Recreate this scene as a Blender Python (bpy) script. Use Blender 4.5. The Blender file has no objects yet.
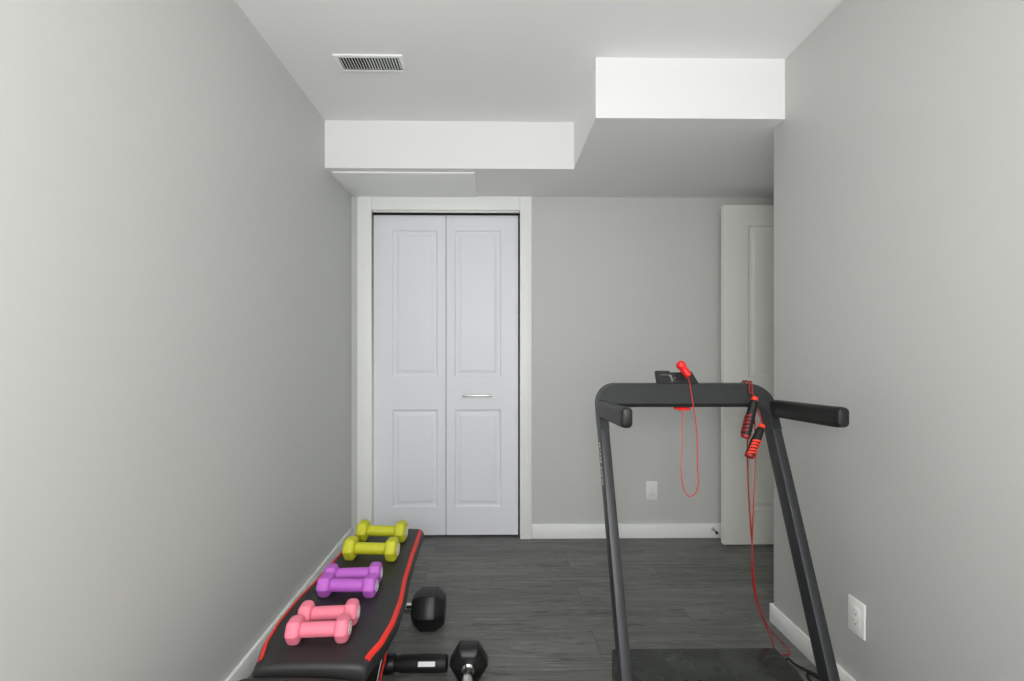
import bpy, bmesh, math, random
from mathutils import Vector, Matrix
PI = math.pi
C = bpy.context.scene.collection
random.seed(4)

# ------------------------------------------------------------------ materials
def lin(v):
    v /= 255.0
    return v / 12.92 if v <= .04045 else ((v + .055) / 1.055) ** 2.4
def rgb(r, g, b): return (lin(r), lin(g), lin(b), 1)

def mat(name, col, rough=.5, metal=0., spec=.5, bump=None, mottle=None, rvar=None):
    m = bpy.data.materials.new(name); m.use_nodes = True
    nt = m.node_tree; b = nt.nodes['Principled BSDF']
    b.inputs['Base Color'].default_value = col
    b.inputs['Roughness'].default_value = rough
    b.inputs['Metallic'].default_value = metal
    b.inputs['Specular IOR Level'].default_value = spec
    tc = nt.nodes.new('ShaderNodeTexCoord')
    if bump:                                   # (scale, strength, distance)
        n = nt.nodes.new('ShaderNodeTexNoise'); n.inputs['Scale'].default_value = bump[0]; n.inputs['Detail'].default_value = 4
        nt.links.new(tc.outputs['Object'], n.inputs['Vector'])
        bp = nt.nodes.new('ShaderNodeBump'); bp.inputs['Strength'].default_value = bump[1]; bp.inputs['Distance'].default_value = bump[2]
        nt.links.new(n.outputs['Fac'], bp.inputs['Height']); nt.links.new(bp.outputs['Normal'], b.inputs['Normal'])
    if mottle:                                 # (scale, amount)
        n = nt.nodes.new('ShaderNodeTexNoise'); n.inputs['Scale'].default_value = mottle[0]; n.inputs['Detail'].default_value = 3
        nt.links.new(tc.outputs['Object'], n.inputs['Vector'])
        r = nt.nodes.new('ShaderNodeValToRGB')
        a = mottle[1]
        r.color_ramp.elements[0].position = .3; r.color_ramp.elements[1].position = .7
        r.color_ramp.elements[0].color = tuple(c * (1 - a) for c in col[:3]) + (1,)
        r.color_ramp.elements[1].color = tuple(min(1, c * (1 + a)) for c in col[:3]) + (1,)
        nt.links.new(n.outputs['Fac'], r.inputs['Fac']); nt.links.new(r.outputs['Color'], b.inputs['Base Color'])
    if rvar:                                   # (scale, low, high) roughness blotches
        n = nt.nodes.new('ShaderNodeTexNoise'); n.inputs['Scale'].default_value = rvar[0]; n.inputs['Detail'].default_value = 5
        n.inputs['Distortion'].default_value = 1.2
        nt.links.new(tc.outputs['Object'], n.inputs['Vector'])
        mr = nt.nodes.new('ShaderNodeMapRange')
        mr.inputs['From Min'].default_value = .35; mr.inputs['From Max'].default_value = .65
        mr.inputs['To Min'].default_value = rvar[1]; mr.inputs['To Max'].default_value = rvar[2]
        nt.links.new(n.outputs['Fac'], mr.inputs['Value']); nt.links.new(mr.outputs['Result'], b.inputs['Roughness'])
    return m

WALL = mat('wall_paint', rgb(202, 203, 200), .55, spec=.35, bump=(180, .06, .002))
CEIL = mat('ceiling_paint', rgb(240, 240, 240), .8, spec=.2, bump=(150, .05, .002))
TRIM = mat('trim_paint', rgb(245, 246, 244), .4, spec=.4)
DOOR = mat('door_paint', rgb(233, 235, 240), .42, spec=.4, bump=(120, .03, .001))
HALLDOOR = mat('hall_door_paint', rgb(236, 236, 230), .42, spec=.4, bump=(120, .03, .001))
PLASTIC = mat('white_plastic', rgb(235, 235, 232), .35)
DARK = mat('dark_gap', rgb(18, 18, 18), .8)
CLOSET = mat('closet_inside', rgb(90, 90, 88), .8)
STEEL = mat('brushed_steel', rgb(196, 196, 194), .3, 1.)
CHROME = mat('chrome', rgb(225, 225, 222), .16, 1.)
LEATHER = mat('black_leatherette', rgb(37, 37, 37), .48, spec=.45, bump=(420, .18, .002), mottle=(9, .08))
LEATHERSIDE = mat('black_leatherette_side', rgb(26, 26, 27), .45, spec=.4, bump=(420, .12, .002))
RED = mat('red_vinyl', rgb(226, 46, 34), .5, mottle=(30, .06))
FRAME = mat('black_tube', rgb(15, 15, 16), .38)
FOAM = mat('black_foam', rgb(14, 14, 15), .55, bump=(300, .2, .002))
RUBBER = mat('black_hex_rubber', rgb(17, 17, 18), .42, spec=.5, bump=(500, .15, .001))
CORD = mat('salmon_cord', rgb(196, 58, 48), .45)
PINK = mat('pink_neoprene', rgb(230, 122, 144), .55, bump=(350, .1, .001), mottle=(25, .05))
PURPLE = mat('purple_neoprene', rgb(178, 92, 190), .55, bump=(350, .1, .001), mottle=(25, .05))
YELLOW = mat('yellow_neoprene', rgb(186, 187, 34), .55, bump=(350, .1, .001), mottle=(25, .05))
GREYINK = mat('grey_ink', rgb(120, 122, 122), .5)
INK = mat('white_ink', rgb(232, 232, 232), .5)
CHAR = mat('charcoal_metal', rgb(37, 39, 41), .42, spec=.5, bump=(260, .05, .001), mottle=(6, .06))
CHARDARK = mat('charcoal_plastic', rgb(21, 22, 22), .45, bump=(400, .12, .001))
COVER = mat('motor_cover_gloss', rgb(40, 43, 40), .2, spec=.6, mottle=(6, .6), rvar=(9, .06, .4))  # colour mottle paints in blotchy reflections together with dust smudges
BELT = mat('running_belt', rgb(20, 20, 20), .75, bump=(200, .3, .002))
ROPE = mat('red_rope', rgb(146, 26, 23), .4)
CLIP = mat('red_plastic', rgb(232, 34, 30), .35)
ORANGE = mat('orange_ferrule', rgb(240, 62, 40), .35)
GRIP = mat('black_grip', rgb(10, 10, 11), .6, bump=(250, .4, .002))
GLASS = bpy.data.materials.new('window_glass'); GLASS.use_nodes = True
_nt = GLASS.node_tree; _nt.nodes.remove(_nt.nodes['Principled BSDF'])
_t = _nt.nodes.new('ShaderNodeBsdfTransparent'); _g = _nt.nodes.new('ShaderNodeBsdfGlossy'); _g.inputs['Roughness'].default_value = .02
_x = _nt.nodes.new('ShaderNodeMixShader'); _x.inputs[0].default_value = .06
_nt.links.new(_t.outputs[0], _x.inputs[1]); _nt.links.new(_g.outputs[0], _x.inputs[2])
_nt.links.new(_x.outputs[0], _nt.nodes['Material Output'].inputs[0])
FILLGLOW = bpy.data.materials.new('fill_glow'); FILLGLOW.use_nodes = True
_b = FILLGLOW.node_tree.nodes['Principled BSDF']; _b.inputs['Emission Color'].default_value = (1, .985, .965, 1); _b.inputs['Emission Strength'].default_value = 43.0  # glow of the added globe that brightens the room

def floor_mat():
    m = bpy.data.materials.new('dark_vinyl_plank'); m.use_nodes = True
    nt = m.node_tree; N = nt.nodes.new; L = nt.links.new; b = nt.nodes['Principled BSDF']
    tc = N('ShaderNodeTexCoord')
    mp = N('ShaderNodeMapping'); mp.inputs['Location'].default_value = (.37, .062, 0); L(tc.outputs['Object'], mp.inputs['Vector'])
    br = N('ShaderNodeTexBrick'); br.offset = .37; br.offset_frequency = 2
    br.inputs['Scale'].default_value = 1; br.inputs['Brick Width'].default_value = 1.22; br.inputs['Row Height'].default_value = .18
    br.inputs['Mortar Size'].default_value = .0012; br.inputs['Mortar Smooth'].default_value = .2; br.inputs['Bias'].default_value = 0
    br.inputs['Color1'].default_value = (.2, .2, .2, 1); br.inputs['Color2'].default_value = (.8, .8, .8, 1); br.inputs['Mortar'].default_value = (0, 0, 0, 1)
    L(mp.outputs[0], br.inputs['Vector'])
    # grain: noise stretched along X, shifted per plank
    sep = N('ShaderNodeSeparateColor'); L(br.outputs['Color'], sep.inputs[0])
    off = N('ShaderNodeCombineXYZ'); mu = N('ShaderNodeMath'); mu.operation = 'MULTIPLY'; mu.inputs[1].default_value = 13.7
    L(sep.outputs[0], mu.inputs[0]); L(mu.outputs[0], off.inputs['Z'])
    add = N('ShaderNodeVectorMath'); add.operation = 'ADD'; L(tc.outputs['Object'], add.inputs[0]); L(off.outputs[0], add.inputs[1])
    mg = N('ShaderNodeMapping'); mg.inputs['Scale'].default_value = (1.5, 30, 1); L(add.outputs[0], mg.inputs['Vector'])
    n1 = N('ShaderNodeTexNoise'); n1.inputs['Scale'].default_value = 1.6; n1.inputs['Detail'].default_value = 7; n1.inputs['Roughness'].default_value = .62; n1.inputs['Distortion'].default_value = .7
    L(mg.outputs[0], n1.inputs['Vector'])
    mg2 = N('ShaderNodeMapping'); mg2.inputs['Scale'].default_value = (1.1, 7, 1); L(add.outputs[0], mg2.inputs['Vector'])
    n2 = N('ShaderNodeTexNoise'); n2.inputs['Scale'].default_value = 1.3; n2.inputs['Detail'].default_value = 4; n2.inputs['Distortion'].default_value = 1.1
    L(mg2.outputs[0], n2.inputs['Vector'])
    mx = N('ShaderNodeMix'); mx.inputs[0].default_value = .42; L(n1.outputs['Fac'], mx.inputs[2]); L(n2.outputs['Fac'], mx.inputs[3])
    ramp = N('ShaderNodeValToRGB'); e = ramp.color_ramp.elements
    e[0].position = .28; e[0].color = rgb(74, 74, 72); e[1].position = .72; e[1].color = rgb(126, 126, 123)
    m_ = e.new(.47); m_.color = rgb(103, 103, 100)
    L(mx.outputs[0], ramp.inputs['Fac'])
    mg3 = N('ShaderNodeMapping'); mg3.inputs['Scale'].default_value = (5, 60, 1); L(add.outputs[0], mg3.inputs['Vector'])
    n3 = N('ShaderNodeTexNoise'); n3.inputs['Scale'].default_value = 1.5; n3.inputs['Detail'].default_value = 5; n3.inputs['Roughness'].default_value = .7; n3.inputs['Distortion'].default_value = .5
    L(mg3.outputs[0], n3.inputs['Vector'])
    mg4 = N('ShaderNodeMapping'); mg4.inputs['Scale'].default_value = (2.6, 20, 1); mg4.inputs['Location'].default_value = (3.1, 7.7, 0); L(add.outputs[0], mg4.inputs['Vector'])
    n4 = N('ShaderNodeTexNoise'); n4.inputs['Scale'].default_value = 1.9; n4.inputs['Detail'].default_value = 6; n4.inputs['Roughness'].default_value = .6; n4.inputs['Distortion'].default_value = 1.6
    L(mg4.outputs[0], n4.inputs['Vector'])
    r3 = N('ShaderNodeMapRange'); L(n3.outputs['Fac'], r3.inputs['Value'])
    r3.inputs['From Min'].default_value = .57; r3.inputs['From Max'].default_value = .70; r3.inputs['To Min'].default_value = 0; r3.inputs['To Max'].default_value = .6
    r4 = N('ShaderNodeMapRange'); L(n4.outputs['Fac'], r4.inputs['Value'])
    r4.inputs['From Min'].default_value = .53; r4.inputs['From Max'].default_value = .66; r4.inputs['To Min'].default_value = 0; r4.inputs['To Max'].default_value = .62
    # per plank tone
    tone = N('ShaderNodeMapRange'); tone.inputs['From Min'].default_value = .2; tone.inputs['From Max'].default_value = .8
    tone.inputs['To Min'].default_value = .92; tone.inputs['To Max'].default_value = 1.1; L(sep.outputs[0], tone.inputs['Value'])
    sc = N('ShaderNodeVectorMath'); sc.operation = 'SCALE'; L(ramp.outputs['Color'], sc.inputs[0]); L(tone.outputs['Result'], sc.inputs['Scale'])
    seam = N('ShaderNodeMix'); seam.data_type = 'RGBA'; L(br.outputs['Fac'], seam.inputs[0])
    dk = N('ShaderNodeMix'); dk.data_type = 'RGBA'; L(r4.outputs['Result'], dk.inputs[0]); L(sc.outputs[0], dk.inputs[6]); dk.inputs[7].default_value = rgb(56, 56, 55)
    lt = N('ShaderNodeMix'); lt.data_type = 'RGBA'; L(r3.outputs['Result'], lt.inputs[0]); L(dk.outputs[2], lt.inputs[6]); lt.inputs[7].default_value = rgb(150, 150, 146)
    L(lt.outputs[2], seam.inputs[6]); seam.inputs[7].default_value = rgb(80, 80, 78)
    L(seam.outputs[2], b.inputs['Base Color'])
    b.inputs['Roughness'].default_value = .42; b.inputs['Specular IOR Level'].default_value = .4
    bp = N('ShaderNodeBump'); bp.inputs['Strength'].default_value = .12; bp.inputs['Distance'].default_value = .002
    L(n1.outputs['Fac'], bp.inputs['Height']); L(bp.outputs['Normal'], b.inputs['Normal'])
    return m
FLOOR = floor_mat()

# ------------------------------------------------------------------ mesh helpers
def add_box(bm, x0, x1, y0, y1, z0, z1, bev=0, seg=2, mi=0):
    vs = [bm.verts.new((x, y, z)) for x in (x0, x1) for y in (y0, y1) for z in (z0, z1)]
    F = [(0, 1, 3, 2), (4, 6, 7, 5), (0, 4, 5, 1), (2, 3, 7, 6), (0, 2, 6, 4), (1, 5, 7, 3)]
    fs = [bm.faces.new([vs[i] for i in f]) for f in F]
    for f in fs: f.material_index = mi
    if bev:
        es = list({e for f in fs for e in f.edges})
        bmesh.ops.bevel(bm, geom=es, offset=bev, segments=seg, profile=.5, affect='EDGES', material=-1)
    return vs

def add_rings(bm, rings, cap=True, mi=0, closed=False):
    vr = [[bm.verts.new(p) for p in r] for r in rings]
    n = len(vr[0])
    pairs = list(zip(vr, vr[1:])) + ([(vr[-1], vr[0])] if closed else [])
    for a, b in pairs:
        for i in range(n):
            f = bm.faces.new((a[i], a[(i + 1) % n], b[(i + 1) % n], b[i])); f.material_index = mi
    if cap and not closed:
        f = bm.faces.new(list(reversed(vr[0]))); f.material_index = mi
        f = bm.faces.new(vr[-1]); f.material_index = mi
    return vr

def smooth_path(pts, k=8):
    P = [Vector(p) for p in pts]
    if len(P) < 3: return P
    Q = [P[0] * 2 - P[1]] + P + [P[-1] * 2 - P[-2]]
    out = []
    for i in range(1, len(Q) - 2):
        for j in range(k):
            t = j / k; a, b, c, d = Q[i - 1], Q[i], Q[i + 1], Q[i + 2]
            out.append(.5 * ((2 * b) + (c - a) * t + (2 * a - 5 * b + 4 * c - d) * t * t + (3 * b - a - 3 * c + d) * t ** 3))
    out.append(P[-1]); return out

def add_tube(bm, pts, r, n=8, k=8, mi=0, straight=False):
    P = [Vector(p) for p in pts] if straight else smooth_path(pts, k)
    T = [(P[min(i + 1, len(P) - 1)] - P[max(i - 1, 0)]).normalized() for i in range(len(P))]
    up = Vector((0, 0, 1)) if abs(T[0].z) < .9 else Vector((1, 0, 0))
    u = T[0].cross(up).normalized(); rings = []
    for i, p in enumerate(P):
        u = (u - T[i] * u.dot(T[i])).normalized(); v = T[i].cross(u)
        rr = r[i] if isinstance(r, list) else r
        rings.append([p + (u * math.cos(2 * PI * j / n) + v * math.sin(2 * PI * j / n)) * rr for j in range(n)])
    add_rings(bm, rings, mi=mi)

def axis_frame(p0, p1):
    a = (Vector(p1) - Vector(p0)).normalized()
    up = Vector((0, 0, 1)) if abs(a.z) < .9 else Vector((0, 1, 0))
    u = up.cross(a).normalized(); v = a.cross(u)
    return a, u, v

def add_lathe(bm, p0, p1, prof, n=20, mi=0, ph=0.):
    """prof: (distance along the axis from p0, radius)."""
    a, u, v = axis_frame(p0, p1); p0 = Vector(p0)
    add_rings(bm, [[p0 + a * d + (u * math.cos(2 * PI * j / n + ph) + v * math.sin(2 * PI * j / n + ph)) * r for j in range(n)] for d, r in prof], mi=mi)

def add_prism(bm, poly, f0, f1, mi=0):
    """poly of 2-d points, f0/f1 map a 2-d point to 3-d near and far."""
    add_rings(bm, [[f0(p) for p in poly], [f1(p) for p in poly]], mi=mi)

def obj(name, bm, m, parent=None, smooth=35):
    bmesh.ops.remove_doubles(bm, verts=bm.verts, dist=1e-6)
    bmesh.ops.recalc_face_normals(bm, faces=bm.faces)
    for f in bm.faces: f.smooth = True
    lim = math.radians(smooth)
    for e in bm.edges:
        if len(e.link_faces) == 2 and e.calc_face_angle(0) > lim: e.smooth = False
    me = bpy.data.meshes.new(name); bm.to_mesh(me); bm.free()
    for x in (m if isinstance(m, (list, tuple)) else [m]): me.materials.append(x)
    o = bpy.data.objects.new(name, me); C.objects.link(o)
    if parent: o.parent = parent
    return o

def recenter(o, loc):
    """Move the origin of a top-level mesh to loc without moving its shape."""
    o.data.transform(Matrix.Translation(-Vector(loc))); o.location = loc; return o

def tag(o, label, cat, group=None, kind=None):
    o['label'] = label; o['category'] = cat
    if group: o['group'] = group
    if kind: o['kind'] = kind
    return o

def thing(name, label, cat, loc=(0, 0, 0), rotz=0, group=None, kind=None):
    o = bpy.data.objects.new(name, None); C.objects.link(o); o.empty_display_size = .1
    o.location = loc; o.rotation_euler = (0, 0, rotz)
    return tag(o, label, cat, group, kind)

def dup(root, loc, rotz, label):
    r = root.copy(); C.objects.link(r); r.location = loc; r.rotation_euler = (0, 0, rotz); r['label'] = label
    for ch in list(root.children):
        c = ch.copy(); C.objects.link(c); c.parent = r
        for g in list(ch.children):
            d = g.copy(); C.objects.link(d); d.parent = c
    return r

def struct(name, bm, m, label, cat, smooth=35, parent=None):
    return tag(obj(name, bm, m, parent, smooth), label, cat, kind='structure')

NB = bmesh.new

# ------------------------------------------------------------------ room shell
XL, XR, YB, YF, ZC, ZS = -.908, 1.197, 2.85, -1.7, 2.39, 2.14
YW = 1.955                       # where the right wall ends and the alcove opens
XA = 2.2                         # right end of the alcove
bm = NB(); add_box(bm, XL - .12, XA + .12, YF - .12, 3.62, -.1, 0)
struct('floor', bm, FLOOR, 'dark grey wood-look vinyl plank floor', 'floor')
bm = NB(); add_box(bm, XL - .12, XA + .12, YF - .12, 3.62, ZC, ZC + .1)
struct('ceiling', bm, CEIL, 'flat white painted ceiling', 'ceiling')
bm = NB(); add_box(bm, XL - .12, XL, YF, 3.62, 0, ZC)
struct('wall_left', bm, WALL, 'long light grey painted wall beside the weight bench', 'wall')
bm = NB(); add_box(bm, XR, XR + .12, YF, YW, 0, ZC, .003)
struct('wall_right', bm, WALL, 'light grey wall beside the treadmill with white outlet', 'wall')
bm = NB(); add_box(bm, XR + .12, XA + .12, YW - .12, YW, 0, ZC)
struct('wall_alcove_front', bm, WALL, 'grey wall turning away into the alcove behind the treadmill', 'wall')
bm = NB(); add_box(bm, XA, XA + .12, YW, 3.62, 0, ZC)
struct('wall_alcove_right', bm, WALL, 'grey end wall of the alcove with the open door', 'wall')
OX0, OX1, OZ = -.785, .149, 2.056           # closet opening
bm = NB()
add_box(bm, XL, OX0, YB, YB + .12, 0, ZC); add_box(bm, OX1, XA, YB, YB + .12, 0, ZC); add_box(bm, OX0, OX1, YB, YB + .12, OZ, ZC)
struct('wall_back', bm, WALL, 'grey back wall around the white closet doors', 'wall')
bm = NB(); add_box(bm, XL, XA, 3.5, 3.62, 0, ZC)
struct('wall_closet', bm, CLOSET, 'back wall inside the closet', 'wall')
# rear wall with a window behind the camera
WX0, WX1, WZ0, WZ1 = -.62, .92, .75, 2.08
bm = NB()
add_box(bm, XL, WX0, YF - .12, YF, 0, ZC); add_box(bm, WX1, XR, YF - .12, YF, 0, ZC)
add_box(bm, WX0, WX1, YF - .12, YF, 0, WZ0); add_box(bm, WX0, WX1, YF - .12, YF, WZ1, ZC)
struct('wall_front', bm, WALL, 'grey wall with the window behind the viewer', 'wall')
win = thing('window_1', 'wide white framed window behind the viewer', 'window', ((WX0 + WX1) / 2, YF - .06, WZ0), kind='structure')
w2 = (WX1 - WX0) / 2; wh = WZ1 - WZ0
bm = NB()
for a in ((-w2, -w2 + .05, 0, wh), (w2 - .05, w2, 0, wh), (-w2, w2, 0, .05), (-w2, w2, wh - .05, wh), (-.025, .025, 0, wh)):
    add_box(bm, a[0], a[1], -.03, .03, a[2], a[3], .004)
obj('window_frame', bm, TRIM, win)
bm = NB(); add_box(bm, -w2 + .04, w2 - .04, -.003, .003, .04, wh - .04); obj('window_glass', bm, GLASS, win)

# soffit: L-shaped bulkhead, deeper on the right
bm = NB()
poly = [(XL, 2.41), (.408, 2.41), (.408, 1.876), (XA, 1.876), (XA, YB), (XL, YB)]
poly[3:3] = []
poly = [(XL, 2.41), (.408, 2.41), (.408, 1.876), (XR, 1.876), (XR, YW), (XA, YW), (XA, YB), (XL, YB)]
add_prism(bm, poly, lambda p: Vector((p[0], p[1], ZS)), lambda p: Vector((p[0], p[1], ZC)))
struct('ceiling_soffit', bm, CEIL, 'stepped white boxed-in soffit below the ceiling along the back wall', 'soffit')
bm = NB(); add_box(bm, -.885, -.122, 2.455, YB - .001, ZS - .009, ZS, .002)
struct('trim_1', bm, TRIM, 'thin painted panel under the left end of the soffit', 'panel')

# baseboards
def baseboard(name, x0, x1, y0, y1, label):
    bm = NB(); add_box(bm, x0, x1, y0, y1, 0, .08, .004, 2); struct(name, bm, TRIM, label, 'baseboard')
baseboard('baseboard_left', XL, XL + .014, YF, YB, 'white baseboard along the left wall behind the bench')
bm = NB()
add_box(bm, .218, XA - .015, YB - .014, YB, 0, .09, .004, 2)
struct('baseboard_back', bm, TRIM, 'white baseboard on the back wall right of the closet', 'baseboard')
bm = NB()
add_box(bm, XR - .012, XR, YF, YW + .012, 0, .08, .004, 2); add_box(bm, XR, XA - .015, YW, YW + .012, 0, .08, .004, 2)
struct('baseboard_right', bm, TRIM, 'white baseboard along the right wall behind the treadmill', 'baseboard')

# ------------------------------------------------------------------ closet: casing, track, bifold door
bm = NB(); cy0, cy1 = YB - .016, YB
CO0, CO1, CZ = -.868, .2165, 2.1385
for a in ((CO0, OX0 + .006, 0, CZ), (OX1 - .006, CO1, 0, CZ), (OX0 + .006, OX1 - .006, OZ - .006, CZ)):
    add_box(bm, a[0], a[1], cy0, cy1, a[2], a[3], .003)
add_box(bm, OX0, OX0 + .004, YB, YB + .12, 0, OZ); add_box(bm, OX1 - .004, OX1, YB, YB + .12, 0, OZ); add_box(bm, OX0 + .004, OX1 - .004, YB, YB + .12, OZ - .005, OZ)
struct('trim_2', bm, TRIM, 'flat white door casing around the closet opening', 'trim')
bm = NB(); add_box(bm, OX0 + .0045, OX1 - .0045, 2.852, 2.866, 2.0415, 2.0505, .001)
struct('trim_4', bm, TRIM, 'thin white stop strip along the head of the closet opening', 'trim')
bm = NB()
for a in ((-.03, .03, .020, .022), (-.03, -.027, 0, .02), (.027, .03, 0, .02)):
    add_box(bm, OX0 + .008, OX1 - .008, 2.895 + a[0], 2.895 + a[1], 2.028 + a[2], 2.028 + a[3])
t = struct('trim_3', bm, DARK, 'dark metal track above the folding closet doors', 'track')

def panel_leaf(bm, w, h, t, panels):
    """A moulded door leaf, x 0..w, z 0..h, front at y = 0 facing -Y; panels = (x0, x1, z0, z1)."""
    xs = sorted({0, w} | {p[0] for p in panels} | {p[1] for p in panels})
    zs = sorted({0, h} | {p[2] for p in panels} | {p[3] for p in panels})
    V = {}
    def v(x, z, y=0.):
        k = (round(x, 5), round(z, 5), round(y, 5))
        if k not in V: V[k] = bm.verts.new((x, y, z))
        return V[k]
    for i in range(len(xs) - 1):
        for j in range(len(zs) - 1):
            q = (xs[i], xs[i + 1], zs[j], zs[j + 1])
            if any(p[0] <= q[0] and q[1] <= p[1] and p[2] <= q[2] and q[3] <= p[3] for p in panels): continue
            bm.faces.new((v(q[0], q[2]), v(q[1], q[2]), v(q[1], q[3]), v(q[0], q[3])))
    for p in panels:
        prev = None
        for ins, y in ((0, 0), (.004, .005), (.008, .009), (.014, .0105), (.019, .0100), (.036, .0030), (.040, .0015), (.046, .0012)):
            r = (p[0] + ins, p[1] - ins, p[2] + ins, p[3] - ins)
            ring = [v(r[0], r[2], y), v(r[1], r[2], y), v(r[1], r[3], y), v(r[0], r[3], y)]
            if prev:
                for k in range(4): bm.faces.new((prev[k], prev[(k + 1) % 4], ring[(k + 1) % 4], ring[k]))
            prev = ring
        bm.faces.new(prev)
    def side(a, b): # strip from front edge points to the back
        for k in range(len(a) - 1): bm.faces.new((a[k], a[k + 1], b[k + 1], b[k]))
    side([v(x, 0) for x in xs], [v(x, 0, t) for x in xs]); side([v(x, h) for x in xs], [v(x, h, t) for x in xs])
    side([v(0, z) for z in zs], [v(0, z, t) for z in zs]); side([v(w, z) for z in zs], [v(w, z, t) for z in zs])
    bm.faces.new([v(0, 0, t), v(w, 0, t), v(w, h, t), v(0, h, t)])

DY = 2.878
door = thing('door_1', 'white two-leaf folding closet door with raised panels', 'door', (-.778, DY, .012), kind='structure')
def z_of(py): return 1.18 + (350 - py) / 455. * DY - .012
lw = .4535; lh = 2.0355
pz = [(z_of(507), z_of(409.5)), (z_of(376.5), z_of(230.5))]
bm = NB(); panel_leaf(bm, lw, lh, .034, [(.118, .402, a, b) for a, b in pz]); l1 = obj('door_leaf', bm, DOOR, door, 20)
bm = NB(); panel_leaf(bm, lw, lh, .034, [(.053, .345, a, b) for a, b in pz]); l2 = obj('door_leaf', bm, DOOR, door, 20)
l2.location.x = lw + .004
bm = NB(); hx0, hx1, hz = .104, .288, z_of(395.5)
add_box(bm, hx0, hx1, -.030, -.022, hz - .006, hz + .006, .003, 3)
for x in (hx0 + .004, hx1 - .014): add_box(bm, x, x + .010, -.024, 0, hz - .006, hz + .006, .002)
h = obj('handle', bm, STEEL, l2); h['label'] = 'brushed steel bar pull'

# ------------------------------------------------------------------ open hall door in the alcove, with its stop
hd = thing('door_2', 'white panelled door standing open against the back wall behind the treadmill', 'door', (1.365, 2.722, .008), kind='structure')
def z2(py): return 1.18 + (350 - py) / 455. * 2.722 - .008
bm = NB(); panel_leaf(bm, .81, 2.045, .035, [(.148, .662, z2(511), z2(409)), (.148, .662, z2(377.5), z2(224.5))]); obj('door_leaf', bm, HALLDOOR, hd, 20)
bm = NB()
for s, y0 in ((-1, 0), (1, .035)):
    add_lathe(bm, (.745, y0, .92), (.745, y0 + s * .05, .92), [(0, .027), (.006, .027), (.008, .012), (.022, .012), (.028, .024), (.042, .026), (.046, .02)], 20)
obj('handle', bm, STEEL, hd)
ds = thing('door_stop', 'small spring door stop on the white baseboard beside the open door', 'door stop', (1.354, YB - .014, .058))
bm = NB(); add_lathe(bm, (0, 0, 0), (0, -.01, 0), [(0, .011), (.004, .011), (.008, .006)], 16); obj('base', bm, STEEL, ds)
bm = NB(); add_tube(bm, [(.0055 * math.cos(a * .7), -.008 - .034 * a / 90, .0055 * math.sin(a * .7) - .004 * a / 90) for a in range(91)], .0011, 6, straight=True); obj('spring', bm, STEEL, ds)
bm = NB(); add_lathe(bm, (0, -.042, -.004), (0, -.058, -.006), [(0, .006), (.002, .0075), (.012, .0075), (.015, .005)], 16); s = obj('rubber_tip', bm, DARK, ds); s['label'] = 'dark rubber tip'

# ------------------------------------------------------------------ outlets and ceiling register
def outlet(label, loc, rz, double):
    t = thing('wall_outlet', label, 'outlet', loc, rz)
    bm = NB(); add_box(bm, -.036, .036, -.006, 0, -.0585, .0585, .0035, 3); obj('cover_plate', bm, PLASTIC, t)
    bm = NB(); add_box(bm, -.0168, .0168, -.0070, -.0055, -.0335, .0335, .0006, 2)
    o = obj('receptacle', bm, PLASTIC, t)
    bm = NB()
    for z in (.016, -.016):
        add_box(bm, -.0072, -.0062, -.0073, -.0068, z - .001, z + .005); add_box(bm, .0062, .0072, -.0073, -.0068, z - .001, z + .004)
        add_lathe(bm, (0, -.0068, z - .008), (0, -.0073, z - .008), [(0, .0024), (.0005, .0024)], 10)
    obj('slot', bm, DARK, o)
    return t
outlet('white outlet plate low on the back wall left of the open door', (.973, YB, .298), 0, False)
outlet('white outlet plate low on the right wall beside the treadmill', (XR, 1.495, .294), -PI / 2, True)

vt = thing('air_vent', 'white slatted air register in the ceiling above the weight bench', 'vent', (-.5305, 1.922, ZC))
bm = NB(); a, b = .143, .056
for q in ((-a, a, -b, -b + .016), (-a, a, b - .016, b), (-a, -a + .018, -b + .016, b - .016), (a - .018, a, -b + .016, b - .016)):
    add_box(bm, q[0], q[1], q[2], q[3], -.008, 0, .0025)
obj('frame', bm, TRIM, vt)
bm = NB(); add_box(bm, -a + .014, a - .014, -b + .012, b - .012, -.001, 0); o = obj('backing', bm, DARK, vt); o['label'] = 'dark plate standing in for the shaded duct opening'  # shade of the duct painted as a dark sheet, no hole is cut
for k in range(21):
    bm = NB(); x = -a + .024 + k * (2 * a - .048) / 20
    tl = -.0012 if k < 9 else -.0032
    pr = [(x - .0016 - tl, -.0075), (x + .0010 - tl, -.0075), (x + .0016 + tl, -.0012), (x - .0010 + tl, -.0012)]
    add_prism(bm, pr, lambda p: Vector((p[0], -b + .014, p[1])), lambda p: Vector((p[0], b - .014, p[1])))
    obj('slat', bm, TRIM, vt)

# ------------------------------------------------------------------ added globe light behind the viewer, an unseen fill for ceiling and walls
fl = thing('fill_globe', 'added white globe light on a pole, unseen behind the viewer, filling the room', 'lamp', (-.12, -.42, 0))
bm = NB(); add_lathe(bm, (0, 0, 0), (0, 0, 3), [(0, .15), (.012, .15), (.02, .14), (.026, .02)], 40); obj('base', bm, STEEL, fl)
bm = NB(); add_lathe(bm, (0, 0, .02), (0, 0, 3), [(0, .012), (1.15, .012), (1.155, .05), (1.18, .055)], 24); obj('pole', bm, STEEL, fl)
bm = NB(); R_ = .2
add_lathe(bm, (0, 0, 1.195), (0, 0, 3), [(R_ * .96 - R_ * math.cos(math.radians(q)), R_ * math.sin(math.radians(q))) for q in range(16, 177, 7)], 48); obj('fill_globe_shell', bm, FILLGLOW, fl)

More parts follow.
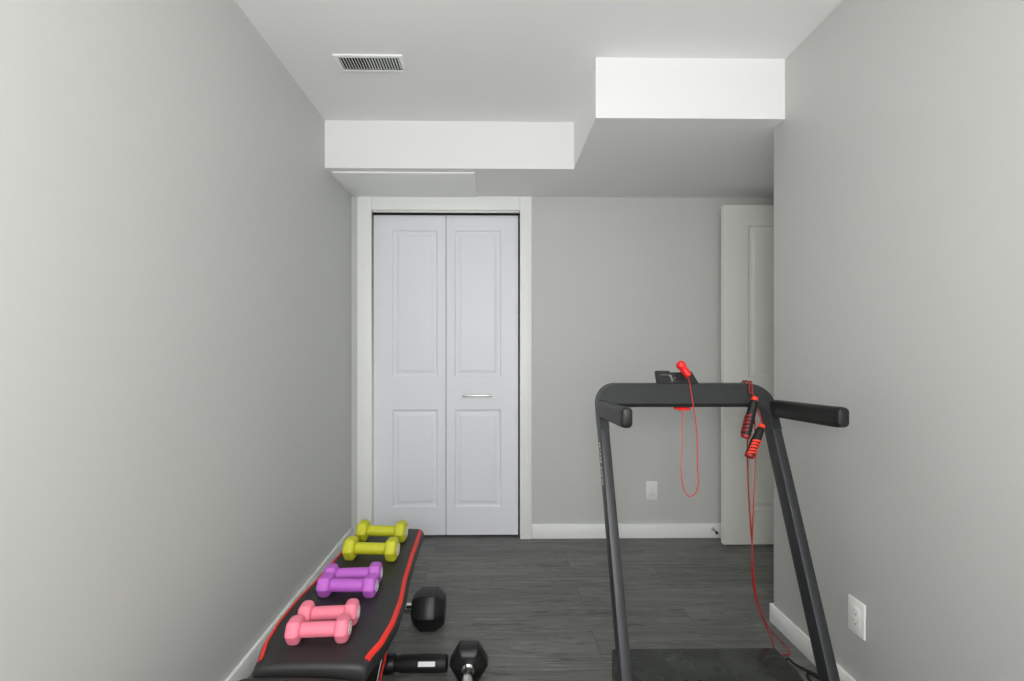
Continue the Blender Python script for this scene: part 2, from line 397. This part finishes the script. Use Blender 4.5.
# ------------------------------------------------------------------ weight bench
BX, BZ = -.452, .42
bench = thing('weight_bench', 'flat black weight bench with red edge stripes along the left wall', 'bench', (BX, 1.5, 0))
def interp(tab, y):
    for (a, b), (c, d) in zip(tab, tab[1:]):
        if y <= c:
            s = (y - a) / (c - a); s = s * s * (3 - 2 * s) * .5 + s * .5
            return b + (d - b) * s
    return tab[-1][1]
def make_pad(tab, yA, yB, thick, name, parent):
    """Cushion whose half-width follows tab; top at BZ. Local coordinates: x about the bench's middle, y from 1.5."""
    n = 64; bm = NB(); rings = []
    def sec(y, w, zt, zb, r):
        e = .012
        pts = [(-w + e, zb), (-w - e * .3, zb + .008), (-w - e, (zt + zb) / 2), (-w - e * .55, zt - r * .75), (-w + .002, zt - r * .18), (-w + .010, zt)]
        mid = [(-w * .6, zt + .0025), (-w * .25, zt + .004), (w * .25, zt + .004), (w * .6, zt + .0025)]
        return [Vector((x, y - 1.5, z)) for x, z in pts + mid + [(-x, z) for x, z in reversed(pts)]]
    L = yB - yA
    ys = [0, .004, .010, .018, .028] + [.028 + (L - .056) * k / n for k in range(1, n)] + [L - .028, L - .018, L - .010, L - .004, L]
    for d in ys:
        y = yA + d; m = min(d, L - d)
        q = max(0, 1 - m / .012); dz = .012 * (1 - math.sqrt(max(0, 1 - q * q)))
        w = interp(tab, y) - .008 * q * q
        rings.append(sec(y, w, BZ - dz, BZ - thick + dz * .4, .014))
    add_rings(bm, rings)
    for f in bm.faces: f.material_index = 0
    pad = obj(name, bm, LEATHER, parent, 50)
    for s in (-1, 1):                              # the red stripes sewn in along the long edges
        bm = NB(); rg = []
        for d in ys[4:-3]:
            y = yA + d; w = interp(tab, y); zt = BZ
            P = [(w + .0045, zt - .0105), (w + .0035, zt - .0065), (w - .0005, zt - .0005), (w - .0075, zt + .0016), (w - .0085, zt - .001), (w - .002, zt - .012)]
            rg.append([Vector((s * x, y - 1.5, z)) for x, z in P])
        add_rings(bm, rg)
        o = obj('edge_stripe', bm, RED, pad, 60); o['label'] = 'red edge stripe'
    return pad
make_pad([(1.09, .126), (1.13, .134), (1.20, .153), (1.28, .162), (1.38, .161), (1.54, .146), (1.72, .137), (1.95, .131)], 1.098, 1.945, .05, 'back_pad', bench)
make_pad([(.62, .128), (.74, .160), (.88, .165), (1.0, .158), (1.05, .147), (1.085, .128)], .62, 1.080, .05, 'seat_pad', bench)
sp = [c for c in bench.children if c.name.startswith('seat_pad')][0]
sp.location.z = -.011; sp.rotation_euler.z = math.radians(-2.2)
def B(x, y, z): return Vector((x, y - 1.5, z))
bm = NB(); add_box(bm, -.025, .025, .66 - 1.5, 1.84 - 1.5, .315, .355, .004); obj('frame_beam', bm, FRAME, bench)
for y0, y1 in ((.72, 1.06), (1.18, 1.8)):
    bm = NB(); add_box(bm, -.09, .09, y0 - 1.5, y1 - 1.5, .354, .3705, .003); obj('pad_support', bm, FRAME, bench)
for yt, yb in ((1.44, 1.665), (.80, .70)):
    bm = NB(); u = .022
    rings = [[B(-u, yb - u, .05), B(u, yb - u, .05), B(u, yb + u, .05), B(-u, yb + u, .05)], [B(-u, yt - u, .318), B(u, yt - u, .318), B(u, yt + u, .318), B(-u, yt + u, .318)]]
    add_rings(bm, rings); obj('leg', bm, FRAME, bench)
    bm = NB(); r = .0295; zc = .036
    add_lathe(bm, B(-.272, yb, zc), B(.272, yb, zc), [(0, .02), (.006, r), (.17, r), (.176, r * .9), (.368, r * .9), (.374, r), (.538, r), (.544, .02)], 24)
    f = obj('foot_tube', bm, FOAM, bench)
    if yb > 1:
        bm = NB()                                   # collar of the foot and its paper label
        add_lathe(bm, B(.034, yb, zc), B(.30, yb, zc), [(0, .018), (.008, .033), (.022, .036), (.036, .033), (.044, .0312)], 24)
        obj('collar', bm, FRAME, f)
        bm = NB()
        ang = [math.radians(q) for q in (14, 24, 34, 44)]
        front = [[Vector((x, yb - 1.5 - math.cos(q) * (r + .0006), zc + math.sin(q) * (r + .0006))) for q in ang] for x in (.168, .229)]
        back = [[Vector((x, yb - 1.5 - math.cos(q) * (r - .001), zc + math.sin(q) * (r - .001))) for q in ang] for x in (.168, .229)]
        add_rings(bm, [front[0] + back[0][::-1], front[1] + back[1][::-1]])
        o = obj('sticker', bm, INK, f); o['label'] = 'small white paper sticker'
bm = NB()                                            # curved plate beside the leg with a red rim and a white pinstripe
gp = [(-.022, .06), (.062, .06), (.066, .09), (.074, .13), (.082, .165), (.080, .19), (.064, .20), (.03, .20), (-.022, .19)]
add_prism(bm, gp, lambda p: B(p[0], 1.506, p[1]), lambda p: B(p[0], 1.516, p[1])); gu = obj('gusset_plate', bm, FRAME, bench)
bm = NB(); add_tube(bm, [B(.0625, 1.503, .062), B(.067, 1.503, .095), B(.075, 1.503, .13), B(.084, 1.503, .168), B(.082, 1.503, .192), B(.064, 1.503, .204)], .0036, 8)
o = obj('rim', bm, RED, gu); o['label'] = 'red rim'
bm = NB(); add_tube(bm, [B(.055, 1.5045, .07), B(.059, 1.5045, .10), B(.066, 1.5045, .135), B(.073, 1.5045, .165)], .0016, 6)
o = obj('pinstripe', bm, INK, gu); o['label'] = 'white pinstripe'

# ------------------------------------------------------------------ neoprene dumbbells (three pairs on the bench)
def hexring(x, h, rc, n_c=3, sx=1.):
    """Rounded hexagon in the plane x, flats top and bottom, height h, centred z = h/2."""
    R = h / math.sqrt(3); out = []
    for k in range(6):
        a = math.radians(60 * k); c = Vector((math.cos(a), math.sin(a))) * (R - rc * 2 / math.sqrt(3))
        for j in range(n_c):
            q = a + math.radians(-30 + 60 * j / (n_c - 1))
            p = c + Vector((math.cos(q), math.sin(q))) * rc
            out.append(Vector((x, p.x * sx, p.y)))
    return out
def neoprene(L, h, hl, hr, m, label, loc, rz, color):
    t = thing('dumbbell', label, 'dumbbell', loc, rz, 'neoprene dumbbells on the bench')
    bm = NB(); n = 18
    add_lathe(bm, (-L / 2 + hl * .6, 0, h / 2), (L / 2, 0, h / 2), [(0, hr), (.01, hr)] + [(L / 2 - hl * .6 + (L / 2 - hl * .6) * s, hr * (1.06 - .06 * s * s)) for s in (-.7, -.4, 0, .4, .7)] + [(L - hl * 1.2 - .01, hr), (L - hl * 1.2, hr)], 22)
    obj('handle', bm, m, t)
    for s in (-1, 1):
        bm = NB(); rings = []
        for d, k in ((0, .70), (.0025, .84), (.007, .95), (.012, .995), (hl * .5, 1.), (hl - .012, .99), (hl - .007, .94), (hl - .0025, .82), (hl, .66)):
            x = s * (L / 2 - hl + d)
            rings.append([Vector((p.x, p.y * k, h / 2 + p.z * k)) for p in hexring(x, h, h * .09, 4)])
        add_rings(bm, rings); w = obj('weight', bm, m, t, 50)
        bm = NB(); x = s * (L / 2 + .0004)                        # printed mark on the flat end
        ro, ri = h * .27, h * .20
        add_rings(bm, [[Vector((x + s * e, r * math.cos(2 * PI * j / 28), h / 2 + r * math.sin(2 * PI * j / 28))) for j in range(28)] for e, r in ((-.0006, ri), (.0004, ri), (.0004, ro), (-.0006, ro))], closed=True)
        add_box(bm, min(x, x - s * .0006), max(x, x + s * .0004), -h * .04, h * .04, h * .38, h * .62)
        o = obj('end_mark', bm, INK, w); o['label'] = 'white printed ring'
    return t
zt = BZ + .0038
a = neoprene(.158, .060, .036, .0175, PINK, 'pink dumbbell nearest the front end of the black bench', (-.463, 1.190, zt), math.radians(3), 'pink')
dup(a, (-.463, 1.262, zt), math.radians(4), 'pink dumbbell behind the frontmost pink one, nearer the purple pair')
a = neoprene(.180, .060, .040, .018, PURPLE, 'purple dumbbell in front of its twin, nearer the pink pair', (-.460, 1.410, zt), math.radians(-2), 'purple')
dup(a, (-.466, 1.482, zt), math.radians(4), 'purple dumbbell behind its twin, nearer the yellow pair')
a = neoprene(.195, .074, .043, .0195, YELLOW, 'yellow dumbbell in front of its twin, nearer the purple pair', (-.455, 1.655, zt), math.radians(-4), 'yellow')
dup(a, (-.456, 1.815, zt), math.radians(-4), 'yellow dumbbell at the far end of the bench by the closet door')

# ------------------------------------------------------------------ black hex dumbbells on the floor
def hex_dumbbell(label, loc, rz, h, hl, gl, bev, cl=.034):
    t = thing('hex_dumbbell', label, 'dumbbell', loc, rz, 'black hex dumbbells on the floor')
    bm = NB(); L = gl + .02; r = .0155
    prof = [(0, r * 1.45), (cl, r * 1.45), (cl + .005, r * 1.1)] + [(L / 2 + s * (L / 2 - cl - .01), r * (1.3 - .25 * s * s)) for s in (-.8, -.5, -.2, .2, .5, .8)] + [(L - cl - .005, r * 1.1), (L - cl, r * 1.45), (L, r * 1.45)]
    add_lathe(bm, (-L / 2, 0, h / 2), (L / 2, 0, h / 2), prof, 22); o = obj('handle', bm, CHROME, t); o['label'] = 'chrome contoured grip'
    for s in (-1, 1):
        bm = NB(); rings = []
        for d, k in ((0, .60), (bev * .25, .74), (bev, .975), (bev + .004, 1.), (hl - bev - .004, 1.), (hl - bev, .975), (hl - bev * .25, .76), (hl, .64)):
            rings.append([Vector((p.x, p.y * k, h / 2 + p.z * k)) for p in hexring(s * (gl / 2 + d), h, .006, 3)])
        add_rings(bm, rings); obj('weight', bm, RUBBER, t, 32)
    return t
hex_dumbbell('black hex dumbbell on the floor reaching out from under the bench', (-.428, 1.951, 0), 0, .148, .138, .135, .036)
hex_dumbbell('black hex dumbbell pointing its chrome grip to the viewer', (-.1015, 1.530, 0), PI / 2, .119, .082, .140, .015, .018)

# ------------------------------------------------------------------ treadmill
tm = thing('treadmill', 'charcoal folding treadmill with red cords hung on its frame', 'treadmill', (.674, 1.2, 0))
TX = .674
def T(x, y, z): return Vector((x - TX, y - 1.2, z))
def fy(z): return 1.515 + .40 * (z - .772)          # leaning front plane of the frame
UO0, UI0, UI1, UO1 = .357, .389, .957, .990
DEP = .058
def lean(p): return T(p[0], fy(p[1]), p[1])
def leanb(p): return T(p[0], fy(p[1]) + DEP, p[1])
def arc(cx, cz, r, a0, a1, n=7): return [(cx + r * math.cos(math.radians(a0 + (a1 - a0) * k / n)), cz + r * math.sin(math.radians(a0 + (a1 - a0) * k / n))) for k in range(n + 1)]
ZT, ZBB = 1.058, .990
ru, rf = .078, .042
zj = ZT - ru                                          # uprights start where the outer corner curve ends
poly = arc(UO0 + ru, ZT - ru, ru, 180, 90, 10) + arc(UO1 - ru, ZT - ru, ru, 90, 0, 10)
low = .905
poly += [(UO1, low), (UI1, low)] + arc(UI1 - rf, ZBB - rf, rf, 0, 90, 8) + arc(UI0 + rf, ZBB - rf, rf, 90, 180, 8) + [(UI0, low), (UO0, low)]
bm = NB(); add_prism(bm, poly, lean, leanb)
bmesh.ops.bevel(bm, geom=[e for e in bm.edges if len(e.link_faces) == 2 and e.calc_face_angle(0) > 1.2], offset=.005, segments=2, profile=.5, affect='EDGES')
cb = obj('crossbar', bm, CHAR, tm)
bm = NB(); add_prism(bm, [(UI0 + .045, ZBB - .013), (UI1 - .045, ZBB - .013), (UI1 - .045, ZBB + .002), (UI0 + .045, ZBB + .002)], lambda p: T(p[0], fy(p[1]) + .012, p[1]), lambda p: T(p[0], fy(p[1]) + .05, p[1]))
o = obj('underside_strip', bm, DARK, cb); o['label'] = 'black recessed strip under the bar'
zlo = .055
for x0, x1 in ((UO0, UI0), (UI1, UO1)):
    bm = NB(); q = [(x0, low - .0005), (x0, zlo), (x1, zlo), (x1, low - .0005)]
    add_prism(bm, q, lean, leanb)
    bmesh.ops.bevel(bm, geom=[e for e in bm.edges if abs((e.verts[0].co - e.verts[1].co).normalized().z) > .6], offset=.0045, segments=2, profile=.5, affect='EDGES')
    u = obj('upright', bm, CHAR, tm)
    if x0 == UO0:
        bm = NB()                                     # white vertical lettering on the outer side face
        zz = .862
        for k, hh in enumerate((.016, .012, .016, .012, .018, .012, .0, .016, .012, .016, .014, .014)):
            if hh:
                y = fy(zz) + .030
                add_box(bm, x0 - TX - .0006, x0 - TX + .001, y - 1.2 - .008, y - 1.2 + .008, zz - hh * .62, zz - hh * .62 + .003)
                add_box(bm, x0 - TX - .0006, x0 - TX + .001, y - 1.2 - .008, y - 1.2 - .004, zz - hh * .62, zz)
                if k % 2: add_box(bm, x0 - TX - .0006, x0 - TX + .001, y - 1.2 + .004, y - 1.2 + .008, zz - hh * .62, zz)
            zz -= (hh or .008) * .62 + .003
        o = obj('lettering', bm, INK, u); o['label'] = 'white vertical lettering'
for x0, x1 in ((.352, .385), (.966, 1.004)):           # handrails reaching back towards the user
    cx = (x0 + x1) / 2; hw = (x1 - x0) / 2
    def ring(y, zc, sw, sh):
        r = .013; out = []
        for sx, sz, a0 in ((1, 1, 0), (-1, 1, 90), (-1, -1, 180), (1, -1, 270)):
            for k in range(5):
                a = math.radians(a0 + 22.5 * k)
                out.append(T(cx + sw * (sx * (hw - r) + r * math.cos(a)), y, zc + sh * (sz * (.030 - r) + r * math.sin(a))))
        return out
    bm = NB(); add_rings(bm, [ring(fy(.974) - .0005, .974, 1, 1), ring(1.325, .985, 1, 1)]); hr = obj('handrail', bm, CHARDARK, tm)
    bm = NB(); add_rings(bm, [ring(1.3245, .985, 1, 1), ring(1.295, .987, 1, 1), ring(1.286, .9875, .95, .97), ring(1.279, .9878, .80, .88), ring(1.276, .988, .5, .66)]); o = obj('end_cap', bm, CHARDARK, hr)
# tablet holder behind the bar
bm = NB()
pz_ = [(.590, 1.040), (.589, 1.066)] + arc(.596, 1.094, .009, 180, 90, 4) + [(.638, 1.103), (.640, 1.097), (.684, 1.097), (.688, 1.103)] + arc(.714, 1.094, .009, 90, 20, 4) + [(.734, 1.072), (.740, 1.061), (.750, 1.056), (.750, 1.040)]
add_prism(bm, pz_, lambda p: T(p[0], 1.658 + .35 * (p[1] - 1.045), p[1]), lambda p: T(p[0], 1.672 + .35 * (p[1] - 1.045), p[1]))
th = obj('tablet_holder', bm, CHARDARK, tm)
bm = NB()
fz = lambda p: T(p[0], 1.6574 + .35 * (p[1] - 1.045), p[1]); fb = lambda p: T(p[0], 1.6595 + .35 * (p[1] - 1.045), p[1])
add_prism(bm, [(.603, 1.0875), (.632, 1.0875), (.632, 1.0890), (.603, 1.0890)], fz, fb)
add_prism(bm, [(.632, 1.0890), (.644, 1.0890), (.646, 1.078), (.650, 1.067), (.642, 1.064), (.639, 1.079)], fz, fb)
add_prism(bm, [(.652, 1.081), (.659, 1.077), (.656, 1.073)], fz, fb)
o = obj('printed_mark', bm, GREYINK, th); o['label'] = 'pale printed pictogram'
# deck: motor cover at the far end, running belt, side rails
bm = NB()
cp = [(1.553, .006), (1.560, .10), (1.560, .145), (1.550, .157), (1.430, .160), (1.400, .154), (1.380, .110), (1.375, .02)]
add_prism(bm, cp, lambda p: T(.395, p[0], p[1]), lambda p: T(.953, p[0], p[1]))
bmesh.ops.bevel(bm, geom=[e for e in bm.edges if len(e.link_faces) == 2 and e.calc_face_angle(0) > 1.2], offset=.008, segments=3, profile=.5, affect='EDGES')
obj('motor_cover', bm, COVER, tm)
bm = NB(); add_box(bm, .455 - TX, .893 - TX, -1.05, 1.374 - 1.2, .075, .088, .004); obj('running_belt', bm, BELT, tm)
bm = NB(); add_box(bm, .455 - TX, .893 - TX, -1.0, 1.37 - 1.2, .03, .074); obj('deck_board', bm, CHARDARK, tm)
for x0, x1 in ((.395, .454), (.894, .953)):
    bm = NB(); add_box(bm, x0 - TX, x1 - TX, -1.1, 1.374 - 1.2, .012, .095, .006, 3); sr = obj('side_rail', bm, CHAR, tm)
    for y in (.25, 1.3):
        bm = NB(); add_lathe(bm, T((x0 + x1) / 2, y, 0), T((x0 + x1) / 2, y, .014), [(0, .02), (.002, .022), (.013, .022)], 18); obj('foot_pad', bm, DARK, sr)
for x0, x1 in ((.357, .3935), (.9545, .990)):
    bm = NB(); add_prism(bm, [(1.10, .02), (1.36, .02), (1.36, .05), (1.33, .11), (1.20, .11), (1.16, .05), (1.10, .045)], lambda p: T(x0, p[0], p[1]), lambda p: T(x1, p[0], p[1]))
    obj('hinge_bracket', bm, CHARDARK, tm)
bm = NB()
add_tube(bm, [T(.953, 1.50, .03), T(.985, 1.54, .012), T(1.03, 1.60, .014), T(1.075, 1.68, .014), T(1.100, 1.705, .013), T(1.113, 1.685, .006), T(1.134, 1.655, .005), T(1.155, 1.628, .005), T(1.150, 1.575, .005), T(1.125, 1.57, .005), T(1.112, 1.605, .006), T(1.122, 1.628, .011), T(1.142, 1.618, .011), T(1.160, 1.56, .005), T(1.160, 1.40, .005), T(1.150, 1.25, .005)], .0045, 8)
o = obj('power_cord', bm, DARK, tm); o['label'] = 'black power cord'

# ------------------------------------------------------------------ safety key: red magnet, cord and clip
yk = fy(ZBB) + .03
sk = thing('safety_key', 'red treadmill safety key on a long cord looped below the crossbar', 'safety key', (.664, yk, ZBB - .02))
def S(x, y, z): return Vector((x - .664, y - yk, z - (ZBB - .02)))
bm = NB(); add_lathe(bm, S(.664, yk - .008, ZBB - .024), S(.664, yk - .008, ZBB - .0135), [(0, .024), (.002, .029), (.008, .030), (.0098, .028)], 28); obj('magnet', bm, CLIP, sk)
bm = NB()
add_tube(bm, [S(.657, 1.60, ZBB - .022), S(.655, 1.60, .94), S(.652, 1.595, .90), S(.648, 1.585, .835), S(.640, 1.575, .772), S(.643, 1.57, .715), S(.653, 1.567, .685), S(.668, 1.565, .673), S(.686, 1.562, .688), S(.694, 1.560, .722), S(.691, 1.560, .785), S(.689, fy(.90) - .004, .905), S(.691, fy(.985) - .006, .985), S(.692, fy(1.03) - .004, 1.03), S(.692, fy(1.058) - .003, 1.062), S(.692, 1.640, 1.076), S(.691, 1.644, 1.088)], .0019, 8)
obj('cord', bm, CORD, sk)
bm = NB()
add_lathe(bm, S(.696, 1.640, 1.084), S(.659, 1.652, 1.142), [(0, .008), (.004, .0125), (.022, .0138), (.034, .0128), (.040, .0155), (.050, .0172), (.060, .014), (.065, .006)], 18)
obj('clip', bm, CLIP, sk)

# ------------------------------------------------------------------ jump rope hung over the crossbar
jr = thing('jump_rope', 'red jump rope with black grips hung on the treadmill frame', 'jump rope', (.90, 1.58, 0))
def J(x, y, z): return Vector((x - .90, y - 1.58, z))
def grip(top, bot, red, rm):
    top, bot = J(*top), J(*bot); Ln = (bot - top).length
    bm = NB(); prof = [(0, .007), (.004, .0085)]
    for k in range(9): prof += [(.012 + k * (Ln - .02) / 9, .0115 + (.003 if k > 3 else .0008 * k)), (.012 + (k + .6) * (Ln - .02) / 9, .0132 + (.003 if k > 3 else .0008 * k))]
    prof += [(Ln - .006, .0138), (Ln - .001, .010)]
    add_lathe(bm, top, bot, prof, 20); g = obj('grip', bm, GRIP, jr)
    a = (bot - top).normalized(); u = Vector((0, -1, 0)); u = (u - a * u.dot(a)).normalized(); v = a.cross(u)
    bm = NB(); add_lathe(bm, top - a * .006, bot, [(0, .005), (.002, .0105), (.012, .0115), (.015, .0095)], 20); o = obj('ferrule', bm, ORANGE, g); o['label'] = 'orange ferrule'
    bm = NB(); add_lathe(bm, bot - a * .010, bot + a * .01, [(0, .0150), (.004, .0158), (.010, .0145), (.0125, .009)], 20); o = obj('end_cap', bm, ROPE, g); o['label'] = 'red end cap'
    for k in range(5):                                  # red rubber ridges on the lower half of the grip
        bm = NB(); d = Ln * (.46 + .092 * k); rings = []
        for q in range(9):
            an = math.radians(red - 62 + 15.5 * q)
            sk_ = .006 * (q - 4) / 4
            rings.append([top + a * (d + e + sk_) + (u * math.cos(an) + v * math.sin(an)) * rr for e, rr in ((0, .0150), (.0015, .0178), (.0065, .0178), (.008, .0150))])
        add_rings(bm, rings)
        o = obj('grip_ridge', bm, rm, g); o['label'] = 'red ridge'
grip((.897, 1.572, 1.012), (.850, 1.548, .880), 82, ROPE)
grip((.906, 1.545, .920), (.843, 1.512, .822), 0, ORANGE)
bm = NB()
add_tube(bm, [J(.897, 1.572, 1.016), J(.900, fy(1.035) - .010, 1.035), J(.906, fy(1.055) - .006, 1.061), J(.914, 1.650, 1.0635), J(.918, 1.689, 1.0625), J(.922, 1.692, 1.03), J(.926, fy(.99) + DEP + .004, .965), J(.917, 1.655, .849), J(.911, 1.64, .708), J(.907, 1.62, .588), J(.909, 1.61, .485), J(.904, 1.60, .383), J(.921, 1.60, .284), J(.956, 1.605, .202), J(.990, 1.615, .117), J(1.0, 1.625, .03), J(.985, 1.61, .004), J(.955, 1.60, .004)], .0026, 8)
add_tube(bm, [J(.906, 1.545, .924), J(.900, 1.552, .960), J(.909, fy(1.0) - .006, 1.0), J(.914, fy(1.055) - .005, 1.062), J(.921, 1.650, 1.0635), J(.925, 1.689, 1.0625), J(.934, 1.692, 1.03), J(.944, fy(.99) + DEP + .004, .965), J(.950, 1.66, .831), J(.937, 1.64, .744), J(.920, 1.62, .624), J(.907, 1.605, .503), J(.905, 1.594, .383), J(.930, 1.61, .278), J(.985, 1.66, .185), J(1.055, 1.74, .10), J(1.12, 1.80, .03), J(1.145, 1.81, .004), J(1.150, 1.79, .004), J(1.132, 1.745, .004), J(1.095, 1.737, .004), J(1.04, 1.69, .004), J(1.0, 1.63, .004), J(.955, 1.60, .004)], .0026, 8)
obj('rope', bm, ROPE, jr)

# ------------------------------------------------------------------ light, world, camera
def area(name, loc, rot, sx, sy, power, col, spread=PI):
    l = bpy.data.lights.new(name, 'AREA'); l.shape = 'RECTANGLE'; l.size = sx; l.size_y = sy; l.energy = power; l.color = col; l.spread = spread
    o = bpy.data.objects.new(name, l); C.objects.link(o); o.location = loc; o.rotation_euler = rot; return o
area('window_daylight', ((WX0 + WX1) / 2, YF - .25, (WZ0 + WZ1) / 2 + .05), (PI / 2, 0, 0), 1.7, 1.5, 42, (.96, .98, 1.0))
w = bpy.data.worlds.new('sky'); bpy.context.scene.world = w; w.use_nodes = True
w.node_tree.nodes['Background'].inputs[0].default_value = (.85, .92, 1, 1); w.node_tree.nodes['Background'].inputs[1].default_value = 1.0

cam = bpy.data.cameras.new('camera'); cam.sensor_width = 36; cam.lens = 36 * 455 / 1024.
cam.shift_x = 9 / 1024.; cam.shift_y = 9.5 / 1024.; cam.clip_start = .05
co = bpy.data.objects.new('camera', cam); C.objects.link(co)
co.location = (0, 0, 1.18); co.rotation_euler = (PI / 2, 0, -.0131)
sc = bpy.context.scene; sc.camera = co
sc.view_settings.view_transform = 'Standard'; sc.view_settings.look = 'None'
sc.view_settings.exposure = 0; sc.view_settings.gamma = 1; sc.view_settings.use_curve_mapping = False
sc.cycles.max_bounces = 16; sc.cycles.diffuse_bounces = 12; sc.cycles.use_denoising = True
